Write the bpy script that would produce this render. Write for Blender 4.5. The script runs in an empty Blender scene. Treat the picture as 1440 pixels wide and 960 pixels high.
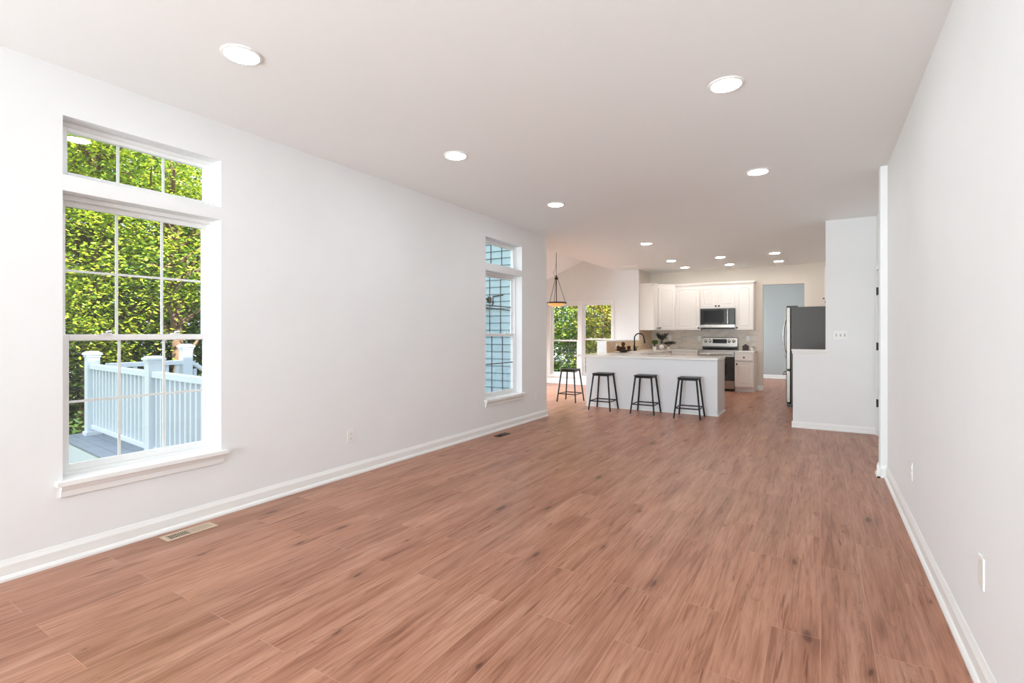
import bpy, math, random
from mathutils import Vector, Matrix
random.seed(7)
C = bpy.context.scene.collection
PI = math.pi

# ------------------------------------------------------------------ camera, world, sun, exposure
scn = bpy.context.scene
cd = bpy.data.cameras.new('camera'); cam = bpy.data.objects.new('camera', cd); C.objects.link(cam)
cam.location = (0, 0, 1.271); cam.rotation_euler = (PI/2, 0, 0.5525)
cd.sensor_width = 36; cd.sensor_fit = 'HORIZONTAL'; cd.lens = 703.5/1440*36; cd.shift_y = -12/1440
cd.clip_start = 0.05; cd.clip_end = 200
scn.camera = cam
scn.view_settings.view_transform = 'Standard'; scn.view_settings.look = 'None'
scn.view_settings.gamma = 1; scn.view_settings.use_curve_mapping = False
scn.view_settings.exposure = 0.9
WORLD = 1.3
SUN = 16.0
LAMP = 37.0      # ceiling lamp emission, living room
LAMPK = 37.0     # kitchen
w = bpy.data.worlds.new('sky'); scn.world = w; w.use_nodes = True
bg = w.node_tree.nodes['Background']; bg.inputs[0].default_value = (0.80, 0.89, 1.0, 1); bg.inputs[1].default_value = WORLD
sd = bpy.data.lights.new('sun', 'SUN'); sd.energy = SUN; sd.angle = math.radians(2); sd.color = (1.0, .95, .86)
sun = bpy.data.objects.new('sun', sd); C.objects.link(sun)
sun.rotation_euler = Vector((-.95, .28, -1.05)).to_track_quat('-Z', 'Y').to_euler(); sun.location = (10, -3, 12)

def fill_lamp(name, loc, size, aim, power, col=(.87, .955, 1.0), spread=180):
    # added area lamp out of view, filling in for outside light
    d = bpy.data.lights.new(name, 'AREA'); d.shape = 'RECTANGLE'; d.size, d.size_y = size; d.energy = power; d.color = col; d.spread = math.radians(spread)
    o = bpy.data.objects.new(name, d); C.objects.link(o); o.location = loc; o.rotation_euler = Vector(aim).to_track_quat('-Z', 'Y').to_euler(); return o
fill_lamp('end_wall_fill', (-1.5, -4.85, 1.3), (3.1, 2.2), (0, 1, .25), 44, spread=95)  # added fill from the unseen end of the room
fill_lamp('patio_daylight_fill', (-6.5, 9.1, 1.1), (3.4, 1.9), (1, 0, -.6), 66, spread=115)
fill_lamp('far_room_fill', (-2.5, 14.2, 1.4), (1.9, 1.5), (1, 0, 0), 30)  # added fill for the room beyond the kitchen opening
ceiling_fill_lamp = fill_lamp('ceiling_fill', (-1.9, -3.9, 1.3), (1.4, 1.4), (.5, 1.9, 1), 54, (.84, .95, 1), spread=115)   # unseen lamp added behind the camera to brighten ceiling and walls

# ------------------------------------------------------------------ helpers
def lin(c):
    c = c/255.
    return c/12.92 if c <= .04045 else ((c+.055)/1.055)**2.4
def rgb(r, g, b): return (lin(r), lin(g), lin(b), 1)

class N:
    def __init__(s, name):
        s.m = bpy.data.materials.new(name); s.m.use_nodes = True
        s.t = s.m.node_tree; s.b = s.t.nodes['Principled BSDF']; s.out = s.t.nodes['Material Output']
    def n(s, ty, **kw):
        x = s.t.nodes.new(ty)
        for k, v in kw.items(): setattr(x, k, v)
        return x
    def l(s, a, b): s.t.links.new(a, b)
    def math(s, op, a, b=None, clamp=False):
        x = s.n('ShaderNodeMath', operation=op); x.use_clamp = clamp
        for i, q in enumerate((a, b)):
            if q is None: continue
            if isinstance(q, (int, float)): x.inputs[i].default_value = q
            else: s.l(q, x.inputs[i])
        return x.outputs[0]
    def ramp(s, fac, stops):
        r = s.n('ShaderNodeValToRGB'); e = r.color_ramp.elements
        while len(e) < len(stops): e.new(.5)
        for i, (p, c) in enumerate(stops): e[i].position = p; e[i].color = c
        s.l(fac, r.inputs[0]); return r.outputs[0]
    def mix(s, f, a, b, bt='MIX'):
        x = s.n('ShaderNodeMix', data_type='RGBA', blend_type=bt)
        for i, q in ((0, f), (6, a), (7, b)):
            if isinstance(q, (int, float, tuple)): x.inputs[i].default_value = q
            else: s.l(q, x.inputs[i])
        return x.outputs[2]

def mat(name, col, rough=.5, metal=0, noise=.0, nscale=8, bump=0, spec=.5, coat=0):
    k = N(name); b = k.b
    b.inputs['Base Color'].default_value = col; b.inputs['Roughness'].default_value = rough
    b.inputs['Metallic'].default_value = metal; b.inputs['Specular IOR Level'].default_value = spec
    b.inputs['Coat Weight'].default_value = coat
    if noise or bump:
        tc = k.n('ShaderNodeTexCoord'); nz = k.n('ShaderNodeTexNoise'); nz.inputs['Scale'].default_value = nscale
        nz.inputs['Detail'].default_value = 4
        k.l(tc.outputs['Object'], nz.inputs['Vector'])
        if noise:
            d = tuple(max(0, c*(1-noise)) for c in col[:3])+(1,); u = tuple(min(1, c*(1+noise)) for c in col[:3])+(1,)
            k.l(k.ramp(nz.outputs['Fac'], [(.3, d), (.7, u)]), b.inputs['Base Color'])
        if bump:
            bp = k.n('ShaderNodeBump'); bp.inputs['Strength'].default_value = bump; bp.inputs['Distance'].default_value = .002
            k.l(nz.outputs['Fac'], bp.inputs['Height']); k.l(bp.outputs[0], b.inputs['Normal'])
    return k.m

def emis(name, col, st):
    k = N(name); k.b.inputs['Base Color'].default_value = (.8, .8, .8, 1)
    k.b.inputs['Emission Color'].default_value = col; k.b.inputs['Emission Strength'].default_value = st
    return k.m

def wood_floor():
    k = N('wood_floor'); b = k.b
    tc = k.n('ShaderNodeTexCoord'); sp = k.n('ShaderNodeSeparateXYZ'); k.l(tc.outputs['Object'], sp.inputs[0])
    cb = k.n('ShaderNodeCombineXYZ'); k.l(sp.outputs[1], cb.inputs[0]); k.l(sp.outputs[0], cb.inputs[1])
    def brick(c1, c2, mort):
        br = k.n('ShaderNodeTexBrick'); br.offset = .37; br.offset_frequency = 2; br.squash = 1
        br.inputs['Scale'].default_value = 1; br.inputs['Brick Width'].default_value = 1.22; br.inputs['Row Height'].default_value = .182
        br.inputs['Mortar Size'].default_value = mort; br.inputs['Mortar Smooth'].default_value = .1
        br.inputs['Color1'].default_value = c1; br.inputs['Color2'].default_value = c2; br.inputs['Mortar'].default_value = (.5, .5, .5, 1)
        k.l(cb.outputs[0], br.inputs['Vector']); return br
    br = brick((0, 0, 0, 1), (1, 1, 1, 1), .0011)
    rnd = k.n('ShaderNodeSeparateColor'); k.l(br.outputs['Color'], rnd.inputs[0]); r = rnd.outputs[0]
    def noise(sy, sx, det, dist, mul, rough=.55):
        mp = k.n('ShaderNodeMapping'); mp.inputs['Scale'].default_value = (sx, sy, 1); k.l(tc.outputs['Object'], mp.inputs[0])
        nz = k.n('ShaderNodeTexNoise', noise_dimensions='4D'); nz.inputs['Scale'].default_value = 1
        nz.inputs['Detail'].default_value = det; nz.inputs['Distortion'].default_value = dist; nz.inputs['Roughness'].default_value = rough
        k.l(mp.outputs[0], nz.inputs['Vector']); k.l(k.math('MULTIPLY', r, mul), nz.inputs['W']); return nz.outputs['Fac']
    broad = noise(1.1, 9, 5, .5, 37, .6)
    fine = noise(3.5, 75, 4, .3, 61, .6)
    streak = noise(1.6, 22, 3, 1.2, 83, .6)
    col = k.ramp(broad, [(.26, rgb(166, 116, 92)), (.42, rgb(190, 141, 117)), (.56, rgb(204, 157, 134)), (.78, rgb(222, 180, 158))])
    col = k.mix(k.ramp(fine, [(.32, (1, 1, 1, 1)), (.56, (0, 0, 0, 1))]), col, k.mix(1, col, (.70, .63, .58, 1), 'MULTIPLY'))
    col = k.mix(k.ramp(streak, [(.54, (0, 0, 0, 1)), (.74, (1, 1, 1, 1))]), col, k.mix(1, col, (.66, .58, .53, 1), 'MULTIPLY'))
    dash = noise(2.4, 48, 2, .8, 29, .5)
    col = k.mix(k.ramp(dash, [(.655, (0, 0, 0, 1)), (.70, (1, 1, 1, 1))]), col, k.mix(1, col, (.60, .50, .44, 1), 'MULTIPLY'))
    # cathedral grain loops
    mpw = k.n('ShaderNodeMapping'); mpw.inputs['Scale'].default_value = (9, .9, 1); k.l(tc.outputs['Object'], mpw.inputs[0])
    off = k.n('ShaderNodeVectorMath', operation='ADD'); k.l(mpw.outputs[0], off.inputs[0])
    cz = k.n('ShaderNodeCombineXYZ'); k.l(k.math('MULTIPLY', r, 50), cz.inputs[2]); k.l(cz.outputs[0], off.inputs[1])
    nw = k.n('ShaderNodeTexNoise'); nw.inputs['Scale'].default_value = .8; nw.inputs['Detail'].default_value = 1; k.l(off.outputs[0], nw.inputs['Vector'])
    rings = k.math('FRACT', k.math('MULTIPLY', nw.outputs['Fac'], 26))
    rm = k.ramp(rings, [(0, (1, 1, 1, 1)), (.16, (0, 0, 0, 1)), (.9, (0, 0, 0, 1)), (1, (1, 1, 1, 1))])
    rw = k.math('MULTIPLY', rm, k.math('MULTIPLY', k.ramp(streak, [(.42, (0, 0, 0, 1)), (.6, (1, 1, 1, 1))]), .55))
    col = k.mix(rw, col, k.mix(1, col, (.70, .64, .60, 1), 'MULTIPLY'))
    # knots
    mk = k.n('ShaderNodeMapping'); mk.inputs['Scale'].default_value = (3.1, 1.0, 1); k.l(tc.outputs['Object'], mk.inputs[0])
    wv = k.n('ShaderNodeTexNoise'); wv.inputs['Scale'].default_value = 7; k.l(tc.outputs['Object'], wv.inputs['Vector'])
    ad = k.n('ShaderNodeVectorMath', operation='MULTIPLY_ADD'); ad.inputs[1].default_value = (.11, .06, 0)
    k.l(wv.outputs['Color'], ad.inputs[0]); k.l(mk.outputs[0], ad.inputs[2])
    vo = k.n('ShaderNodeTexVoronoi', voronoi_dimensions='2D'); vo.inputs['Scale'].default_value = 1; k.l(ad.outputs[0], vo.inputs['Vector'])
    ks = k.n('ShaderNodeSeparateColor'); k.l(vo.outputs['Color'], ks.inputs[0])
    kn = k.ramp(k.math('DIVIDE', vo.outputs['Distance'], k.math('ADD', k.math('MULTIPLY', k.math('POWER', ks.outputs[0], 2), 1.7), .12)), [(0, (1, 1, 1, 1)), (.022, (1, 1, 1, 1)), (.045, (.35, .35, .35, 1)), (.12, (0, 0, 0, 1))])
    col = k.mix(k.math('MULTIPLY', kn, .8), col, rgb(96, 58, 42))
    # plank-to-plank tone, light bevel seams
    col = k.mix(1, col, k.ramp(r, [(0, (.86, .85, .85, 1)), (1, (1.0, 1.0, 1.0, 1))]), 'MULTIPLY')
    col = k.mix(k.math('MULTIPLY', br.outputs['Fac'], .55), col, rgb(226, 184, 164))
    # the real floor is a little stronger in colour than its lit picture
    col = k.mix(1, col, FLOOR_TINT, 'MULTIPLY')
    k.l(col, b.inputs['Base Color'])
    rr = k.math('ADD', k.math('MULTIPLY', fine, .14), .27); k.l(rr, b.inputs['Roughness'])
    b.inputs['Specular IOR Level'].default_value = .24
    bp = k.n('ShaderNodeBump'); bp.inputs['Strength'].default_value = .15; bp.inputs['Distance'].default_value = .001
    k.l(k.math('SUBTRACT', fine, br.outputs['Fac']), bp.inputs['Height']); k.l(bp.outputs[0], b.inputs['Normal'])
    return k.m
FLOOR_TINT = (.89, .785, .73, 1)

def tile(name, c1, c2, grout, bw=.15, rh=.05, axis='x'):
    k = N(name); b = k.b; tc = k.n('ShaderNodeTexCoord'); sp = k.n('ShaderNodeSeparateXYZ'); k.l(tc.outputs['Object'], sp.inputs[0])
    cb = k.n('ShaderNodeCombineXYZ'); k.l(sp.outputs[0 if axis == 'x' else 1], cb.inputs[0]); k.l(sp.outputs[2], cb.inputs[1])
    br = k.n('ShaderNodeTexBrick'); br.inputs['Scale'].default_value = 1; br.inputs['Brick Width'].default_value = bw; br.inputs['Row Height'].default_value = rh
    br.inputs['Mortar Size'].default_value = .002; br.inputs['Color1'].default_value = c1; br.inputs['Color2'].default_value = c2; br.inputs['Mortar'].default_value = grout
    k.l(cb.outputs[0], br.inputs['Vector']); k.l(br.outputs['Color'], b.inputs['Base Color']); b.inputs['Roughness'].default_value = .35
    bp = k.n('ShaderNodeBump'); bp.invert = True; bp.inputs['Strength'].default_value = .4; bp.inputs['Distance'].default_value = .002
    k.l(br.outputs['Fac'], bp.inputs['Height']); k.l(bp.outputs[0], b.inputs['Normal']); return k.m

def glass(name, tint=(1, 1, 1, 1)):
    k = N(name); k.t.nodes.remove(k.b)
    tr = k.n('ShaderNodeBsdfTransparent'); tr.inputs[0].default_value = tint
    gl = k.n('ShaderNodeBsdfGlossy'); gl.inputs['Roughness'].default_value = .01
    lw = k.n('ShaderNodeLayerWeight'); lw.inputs[0].default_value = .5
    fr = k.math('ADD', k.math('MULTIPLY', k.math('POWER', lw.outputs['Facing'], 5), .9), .035)
    mx = k.n('ShaderNodeMixShader'); k.l(fr, mx.inputs[0]); k.l(tr.outputs[0], mx.inputs[1]); k.l(gl.outputs[0], mx.inputs[2])
    k.l(mx.outputs[0], k.out.inputs[0]); return k.m

def leafmat(name, stops, trans=.35):
    k = N(name); k.t.nodes.remove(k.b)
    g = k.n('ShaderNodeNewGeometry'); tc = k.n('ShaderNodeTexCoord')
    nz = k.n('ShaderNodeTexNoise'); nz.inputs['Scale'].default_value = .9; nz.inputs['Detail'].default_value = 2; k.l(tc.outputs['Object'], nz.inputs['Vector'])
    f = k.math('ADD', k.math('MULTIPLY', g.outputs['Random Per Island'], .6), k.math('MULTIPLY', nz.outputs['Fac'], .45))
    col = k.ramp(f, stops)
    d = k.n('ShaderNodeBsdfDiffuse'); t = k.n('ShaderNodeBsdfTranslucent'); gl = k.n('ShaderNodeBsdfGlossy'); gl.inputs['Roughness'].default_value = .45
    k.l(col, d.inputs[0]); k.l(col, t.inputs[0]); m1 = k.n('ShaderNodeMixShader'); m1.inputs[0].default_value = trans
    k.l(d.outputs[0], m1.inputs[1]); k.l(t.outputs[0], m1.inputs[2]); m2 = k.n('ShaderNodeMixShader'); m2.inputs[0].default_value = .06
    k.l(m1.outputs[0], m2.inputs[1]); k.l(gl.outputs[0], m2.inputs[2]); k.l(m2.outputs[0], k.out.inputs[0]); return k.m

M = dict(
 wall=mat('wall_paint', rgb(241, 241, 241), .75, noise=.01, nscale=3, bump=.03, spec=.25),
 wall_k=mat('kitchen_wall_paint', rgb(231, 221, 209), .75, spec=.25),
 wall_b=mat('blue_grey_paint', rgb(185, 190, 191), .8, spec=.2),
 ceil=mat('ceiling_paint', rgb(249, 250, 250), .85, spec=.15),
 trim=mat('trim_paint', rgb(246, 245, 243), .4, spec=.4),
 vinyl=mat('window_vinyl', rgb(244, 244, 243), .4),
 backlit=mat('grille_backlit', rgb(92, 98, 100), .45), floor=wood_floor(), glass=glass('clear_glass'),  # grille tone darkened: backlit shade put into the colour of white muntins
 cab=mat('cabinet_paint', rgb(242, 235, 228), .38),
 pen=mat('peninsula_panel_paint', rgb(236, 238, 241), .5),
 quartz=mat('quartz', rgb(244, 241, 236), .2, noise=.015, nscale=30),
 tileb=tile('grey_beige_tile', rgb(218, 206, 192), rgb(198, 186, 172), rgb(226, 216, 204)),
 tilel=tile('tan_tile', rgb(236, 206, 170), rgb(224, 190, 154), rgb(240, 218, 190), axis='y'),
 steel=mat('stainless', rgb(158, 153, 147), .28, 1, noise=.06, nscale=3),
 fsteel=mat('fridge_steel', rgb(128, 124, 119), .34, 1, noise=.05, nscale=4), steel2=mat('bright_steel', rgb(176, 171, 164), .22, 1),
 black=mat('black_metal', rgb(20, 20, 22), .45, .2), blk2=mat('black_plastic', rgb(22, 22, 23), .35),
 bglass=mat('black_glass', rgb(14, 15, 17), .06, spec=.8, coat=.5), screen=mat('display_black', rgb(10, 10, 14), .12),
 fridge=mat('fridge_side', rgb(74, 71, 68), .42, .35, noise=.08, nscale=60, bump=.2),
 bronze=mat('bronze', rgb(62, 48, 38), .4, .7), knob=mat('dark_knob', rgb(20, 17, 16), .45, .2),
 amber=None, plastic=mat('white_plastic', rgb(244, 243, 240), .35), slot=mat('socket_slot', rgb(70, 68, 64), .6),
 vent=mat('vent_enamel', rgb(208, 184, 162), .4), dark=mat('dark_void', rgb(18, 16, 15), .8),
 siding=mat('vinyl_siding', rgb(184, 206, 212), .6, noise=.04, nscale=20), rail=mat('vinyl_railing', rgb(228, 234, 242), .45),
 deck=mat('deck_boards', rgb(150, 160, 174), .6, noise=.08, nscale=12), bark=mat('bark', rgb(96, 76, 58), .9, noise=.3, nscale=9, bump=.6),
 grass=mat('lawn', rgb(70, 92, 40), .95, noise=.35, nscale=2.5), soil=mat('soil', rgb(50, 36, 26), .9),
 pot=mat('white_ceramic', rgb(238, 230, 220), .3), brown=mat('dried_brown', rgb(104, 66, 42), .8, noise=.3, nscale=40),
 walnut=mat('dark_walnut', rgb(58, 42, 34), .5, noise=.3, nscale=30), ext=mat('exterior_block', rgb(190, 190, 188), .8),
 leafA=leafmat('leaf_yellow_green', [(.2, rgb(62, 90, 20)), (.45, rgb(120, 150, 30)), (.7, rgb(186, 200, 50)), (.95, rgb(226, 222, 90))]),
 leafB=leafmat('leaf_green', [(.2, rgb(40, 74, 26)), (.5, rgb(84, 126, 42)), (.8, rgb(140, 178, 70)), (1, rgb(190, 206, 110))]),
 leafC=leafmat('leaf_dark', [(.2, rgb(26, 48, 20)), (.5, rgb(48, 78, 30)), (.8, rgb(84, 110, 46)), (1, rgb(130, 140, 70))]),
 leafD=leafmat('leaf_autumn', [(.2, rgb(96, 110, 40)), (.5, rgb(160, 168, 70)), (.8, rgb(214, 190, 90)), (1, rgb(236, 216, 140))]),
 herb=leafmat('leaf_potted_green', [(.2, rgb(50, 80, 34)), (.6, rgb(92, 118, 52)), (1, rgb(130, 150, 76))], .15),
 herbd=leafmat('leaf_potted_dark', [(.2, rgb(28, 34, 26)), (.6, rgb(52, 56, 42)), (1, rgb(84, 74, 58))], .1),
)
k = N('amber_bowl'); k.b.inputs['Base Color'].default_value = rgb(214, 160, 96); k.b.inputs['Roughness'].default_value = .3
k.b.inputs['Emission Color'].default_value = rgb(255, 196, 120); k.b.inputs['Emission Strength'].default_value = .22; M['amber'] = k.m
M['lampL'] = emis('led_diffuser_neutral', (.86, .96, 1.0, 1), LAMP)
M['lampK'] = emis('led_diffuser_warm', (1, .97, .93, 1), LAMPK)

class MB:
    def __init__(s): s.v = []; s.f = []; s.mi = []; s.sm = []
    def add(s, v, f, mi=0, sm=False):
        o = len(s.v); s.v += [tuple(q) for q in v]; s.f += [tuple(i+o for i in q) for q in f]
        s.mi += [mi]*len(f); s.sm += [sm]*len(f); return s
    def box(s, x0, x1, y0, y1, z0, z1, mi=0):
        x0, x1 = sorted((x0, x1)); y0, y1 = sorted((y0, y1)); z0, z1 = sorted((z0, z1))
        return s.add([(x0, y0, z0), (x1, y0, z0), (x1, y1, z0), (x0, y1, z0), (x0, y0, z1), (x1, y0, z1), (x1, y1, z1), (x0, y1, z1)],
              [(0, 3, 2, 1), (4, 5, 6, 7), (0, 1, 5, 4), (1, 2, 6, 5), (2, 3, 7, 6), (3, 0, 4, 7)], mi)
    def tube(s, pts, r, n=10, mi=0, cap=True, sm=True):
        pts = [Vector(p) for p in pts]; rs = r if isinstance(r, (list, tuple)) else [r]*len(pts)
        v = []; f = []; ref = None
        for i, p in enumerate(pts):
            t = (pts[min(i+1, len(pts)-1)]-pts[max(i-1, 0)]).normalized()
            if ref is None:
                ref = t.orthogonal().normalized()
            a = (ref-t*ref.dot(t)).normalized(); b = t.cross(a); ref = a
            for j in range(n):
                g = 2*PI*j/n+PI/n; v.append(p+(a*math.cos(g)+b*math.sin(g))*rs[i])
        for i in range(len(pts)-1):
            for j in range(n):
                q = (j+1) % n; f.append((i*n+j, i*n+q, (i+1)*n+q, (i+1)*n+j))
        if cap: f.append(tuple(range(n))[::-1]); f.append(tuple((len(pts)-1)*n+j for j in range(n)))
        return s.add(v, f, mi, sm)
    def lathe(s, prof, c=(0, 0, 0), n=24, axis='z', mi=0, closed=False):
        v = []; f = []
        for r, z in prof:
            for j in range(n):
                g = 2*PI*j/n; a, b = r*math.cos(g), r*math.sin(g)
                p = {'z': (a, b, z), 'x': (z, a, b), 'y': (b, z, a)}[axis]
                v.append((p[0]+c[0], p[1]+c[1], p[2]+c[2]))
        m = len(prof)
        for i in range(m if closed else m-1):
            for j in range(n):
                q = (j+1) % n; i2 = (i+1) % m; f.append((i*n+j, i*n+q, i2*n+q, i2*n+j))
        if not closed:
            f.append(tuple(range(n))[::-1]); f.append(tuple((m-1)*n+j for j in range(n)))
        return s.add(v, f, mi, True)
    def prism(s, pts, d0, d1, plane='xz', mi=0):
        def P(a, b, d): return {'xz': (a, d, b), 'yz': (d, a, b), 'xy': (a, b, d)}[plane]
        n = len(pts); v = [P(a, b, d0) for a, b in pts]+[P(a, b, d1) for a, b in pts]
        f = [tuple(range(n)), tuple(range(n, 2*n))[::-1]]+[(i, i+n, (i+1) % n+n, (i+1) % n) for i in range(n)]
        return s.add(v, f, mi)
    def build(s, name, mats, parent=None, bevel=0, fix=True):
        me = bpy.data.meshes.new(name); me.from_pydata(s.v, [], s.f)
        if not isinstance(mats, (list, tuple)): mats = [mats]
        for q in mats: me.materials.append(q)
        me.polygons.foreach_set('material_index', s.mi); me.polygons.foreach_set('use_smooth', s.sm)
        me.update()
        if fix and len(s.f) < 20000:
            import bmesh
            bm = bmesh.new(); bm.from_mesh(me); bmesh.ops.recalc_face_normals(bm, faces=bm.faces); bm.to_mesh(me); bm.free()
        if any(s.sm) and fix: me.set_sharp_from_angle(angle=math.radians(38))
        o = bpy.data.objects.new(name, me); C.objects.link(o)
        if parent: o.parent = parent
        if bevel:
            m = o.modifiers.new('bevel', 'BEVEL'); m.width = bevel; m.segments = 2; m.limit_method = 'ANGLE'; m.angle_limit = math.radians(50)
        return o

def tag(o, label, cat, group=None, kind=None):
    o['label'] = label; o['category'] = cat
    if group: o['group'] = group
    if kind: o['kind'] = kind
    return o
def thing(name, label, cat, loc=(0, 0, 0), rz=0, group=None, kind=None):
    o = bpy.data.objects.new(name, None); C.objects.link(o); o.location = loc; o.rotation_euler = (0, 0, rz)
    o.empty_display_size = .1
    return tag(o, label, cat, group, kind)
def struct(o, label, cat='room'): return tag(o, label, cat, kind='structure')
def dup(o, loc=None, rz=None, label=None, group=None, parent=None):
    c = o.copy(); C.objects.link(c)
    if parent: c.parent = parent
    for ch in list(o.children): dup(ch, parent=c)
    if loc is not None: c.location = loc
    if rz is not None: c.rotation_euler = (0, 0, rz)
    if label: c['label'] = label
    if group: c['group'] = group
    return c
def cells(mb, axis, u0, u1, z0, z1, d0, d1, holes, mi=0):
    us = sorted({u0, u1} | {h[i] for h in holes for i in (0, 1)}); zs = sorted({z0, z1} | {h[i] for h in holes for i in (2, 3)})
    us = [u for u in us if u0 <= u <= u1]; zs = [z for z in zs if z0 <= z <= z1]
    def hole(ua, ub, za, zb): return any(h[0]-1e-6 <= ua and ub <= h[1]+1e-6 and h[2]-1e-6 <= za and zb <= h[3]+1e-6 for h in holes)
    for i in range(len(us)-1):
        j = 0
        while j < len(zs)-1:
            if hole(us[i], us[i+1], zs[j], zs[j+1]): j += 1; continue
            e = j
            while e+1 < len(zs)-1 and not hole(us[i], us[i+1], zs[e+1], zs[e+2]): e += 1
            if axis == 'x': mb.box(us[i], us[i+1], d0, d1, zs[j], zs[e+1], mi)
            else: mb.box(d0, d1, us[i], us[i+1], zs[j], zs[e+1], mi)
            j = e+1
    return mb

# ------------------------------------------------------------------ key dimensions
XL, XR, H = -3.57, .50, 2.74
YB = 12.33            # kitchen back wall
YN = 11.36            # nook back wall
Y0 = -5.0             # behind the camera
NX = -6.6             # nook left wall
CT = .885             # counter top

# ------------------------------------------------------------------ shell
fl = MB(); fl.box(XL-.18, 2.2, Y0-.15, 6.66, -.12, 0); fl.box(-6.75, 2.2, 6.66, 16.0, -.12, 0); struct(fl.build('floor', M['floor']), 'reddish brown oak plank floor running toward the kitchen', 'floor')
W1 = (1.052, 1.912, .45, 2.062); T1 = (1.052, 1.912, 2.15, 2.478)
W2 = (5.162, 6.057, .43, 2.062); T2 = (5.162, 6.057, 2.14, 2.482)
m = MB(); cells(m, 'y', Y0, 6.8, 0, H, XL-.18, XL, [W1, T1, W2, T2]); struct(m.build('wall_left', M['wall']), 'long white wall with two tall windows', 'wall')
m = MB(); m.box(XR, XR+.13, Y0, 5.46, 0, H); struct(m.build('wall_right', M['wall']), 'plain white wall along the right edge', 'wall')
m = MB(); m.box(.448, .75, 5.46, 5.60, 0, H); struct(m.build('trim_1', M['wall'], bevel=.004), 'narrow white wall return ending the right wall', 'trim')
DR = (6.83, 7.64, 0, 2.04)
m = MB(); cells(m, 'y', 5.60, 7.74, 0, H, .60, .75, [DR]); struct(m.build('wall_hall', M['wall']), 'white hallway wall holding a closet door', 'wall')
# living room end wall behind the camera: wide glazing added to let light in
BW = (-3.1, .1, .12, 2.35)
m = MB(); cells(m, 'x', XL-.18, XR+.13, 0, H, Y0-.15, Y0, [BW]); struct(m.build('wall_front', M['wall']), 'white end wall with wide added windows', 'wall')
# nook
m = MB(); cells(m, 'y', 6.65, YN+.15, 0, 3.6, NX-.15, NX, [(7.3, 10.9, .05, 2.1)]); struct(m.build('wall_nook_left', M['wall']), 'white breakfast nook wall with a glazed door', 'wall')
m = MB(); m.box(NX, XL-.18, 6.66, 6.80, 0, 3.6); m.box(XL-.18, -3.5, 6.66, 6.80, H+.02, 3.6); struct(m.build('wall_nook_front', M['wall']), 'white breakfast nook side wall behind the long wall', 'wall')
N1 = (-5.86, -5.09, .22, 2.0); N2 = (-4.99, -4.22, .22, 2.0)
m = MB(); cells(m, 'x', NX, XL, 0, 3.6, YN, YN+.15, [N1, N2]); struct(m.build('wall_nook_back', M['wall']), 'white gable wall of the breakfast nook with two windows', 'wall')
m = MB(); m.box(-4.12, -4.02, 6.80, YN, H+.25, 3.6); struct(m.build('wall_nook_upper', M['wall']), 'white upper wall closing the vaulted nook', 'wall')
# vault over the nook
z_at = lambda x: 2.736+(x+5.678)*.39
m = MB(); m.prism([(NX-.02, z_at(NX)), (-4.12, z_at(-4.12)), (-4.12, z_at(-4.12)+.12), (NX-.02, z_at(NX)+.12)], 6.70, YN+.02, 'xz'); struct(m.build('ceiling_nook', M['ceil']), 'sloping white ceiling of the breakfast nook', 'ceiling')
# main ceiling
m = MB(); m.box(XL-.18, 2.2, Y0-.15, 6.80, H, H+.25); m.box(-4.12, 2.2, 6.80, YN, H, H+.25); m.box(XL-.15, 2.2, YN, 16.0, H, H+.25)
struct(m.build('ceiling', M['ceil']), 'flat white ceiling with recessed lamps', 'ceiling')
# kitchen walls
OP = (-1.085, -.29, 0, 2.335)
m = MB(); m.box(XL-.15, XL, YN+.15, YB+.13, 0, H); m.box(XL, XL+.004, YN+.001, YN+.15, 0, H); struct(m.build('wall_kitchen_left', M['wall_k']), 'short beige kitchen side wall beside the corner cabinets', 'wall')
m = MB(); cells(m, 'x', XL, 2.05, 0, H, YB, YB+.13, [OP]); struct(m.build('wall_kitchen_back', M['wall_k']), 'beige kitchen back wall with a doorless opening', 'wall')
m = MB(); m.box(-.235, .6, 12.12, YB, 0, H); struct(m.build('wall_pantry', M['wall_k']), 'beige wall return right of the kitchen opening', 'wall')
m = MB(); m.box(.45, .6, 7.86, 12.12, 0, H); struct(m.build('wall_kitchen_right', M['wall_k']), 'beige kitchen wall behind the refrigerator', 'wall')
# far room
m = MB(); m.box(-2.6, 2.05, 15.75, 15.9, 0, H); struct(m.build('wall_far', M['wall_b']), 'blue grey wall beyond the kitchen opening', 'wall')
m = MB(); cells(m, 'y', YB+.13, 15.75, 0, H, -2.75, -2.6, [(13.2, 15.2, .6, 2.2)]); struct(m.build('wall_far_left', M['wall_b']), 'blue grey side wall with an added window opening', 'wall')
m = MB(); m.box(1.9, 2.05, YB+.13, 15.75, 0, H); struct(m.build('wall_far_right', M['wall_b']), 'blue grey right hand wall of the far room', 'wall')
# partition with half-height part
m = MB(); m.box(.058, .75, 7.74, 7.86, 0, H); m.box(-.317, .058, 7.74, 7.86, 0, 1.02)
part = struct(m.build('wall_partition', M['wall']), 'white partition with a half height end beside the refrigerator', 'wall')
m = MB(); m.box(-.335, .085, 7.715, 7.885, 1.03, 1.05); m.prism([(7.722, 1.03), (7.74, 1.03), (7.74, .99), (7.733, .99)], -.325, .075, 'yz')
m.build('ledge_cap', M['trim'], part, .004)
# tiled half wall between peninsula and nook
m = MB(); m.box(-3.76, XL, 9.30, YN, 0, 1.095)
hw = struct(m.build('wall_half', M['pen']), 'low half wall with tan tiles facing the kitchen', 'wall')
m = MB(); m.box(-3.78, XL+.02, 9.28, YN, 1.095, 1.118); m.build('ledge_cap', M['trim'], hw, .004)

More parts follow.
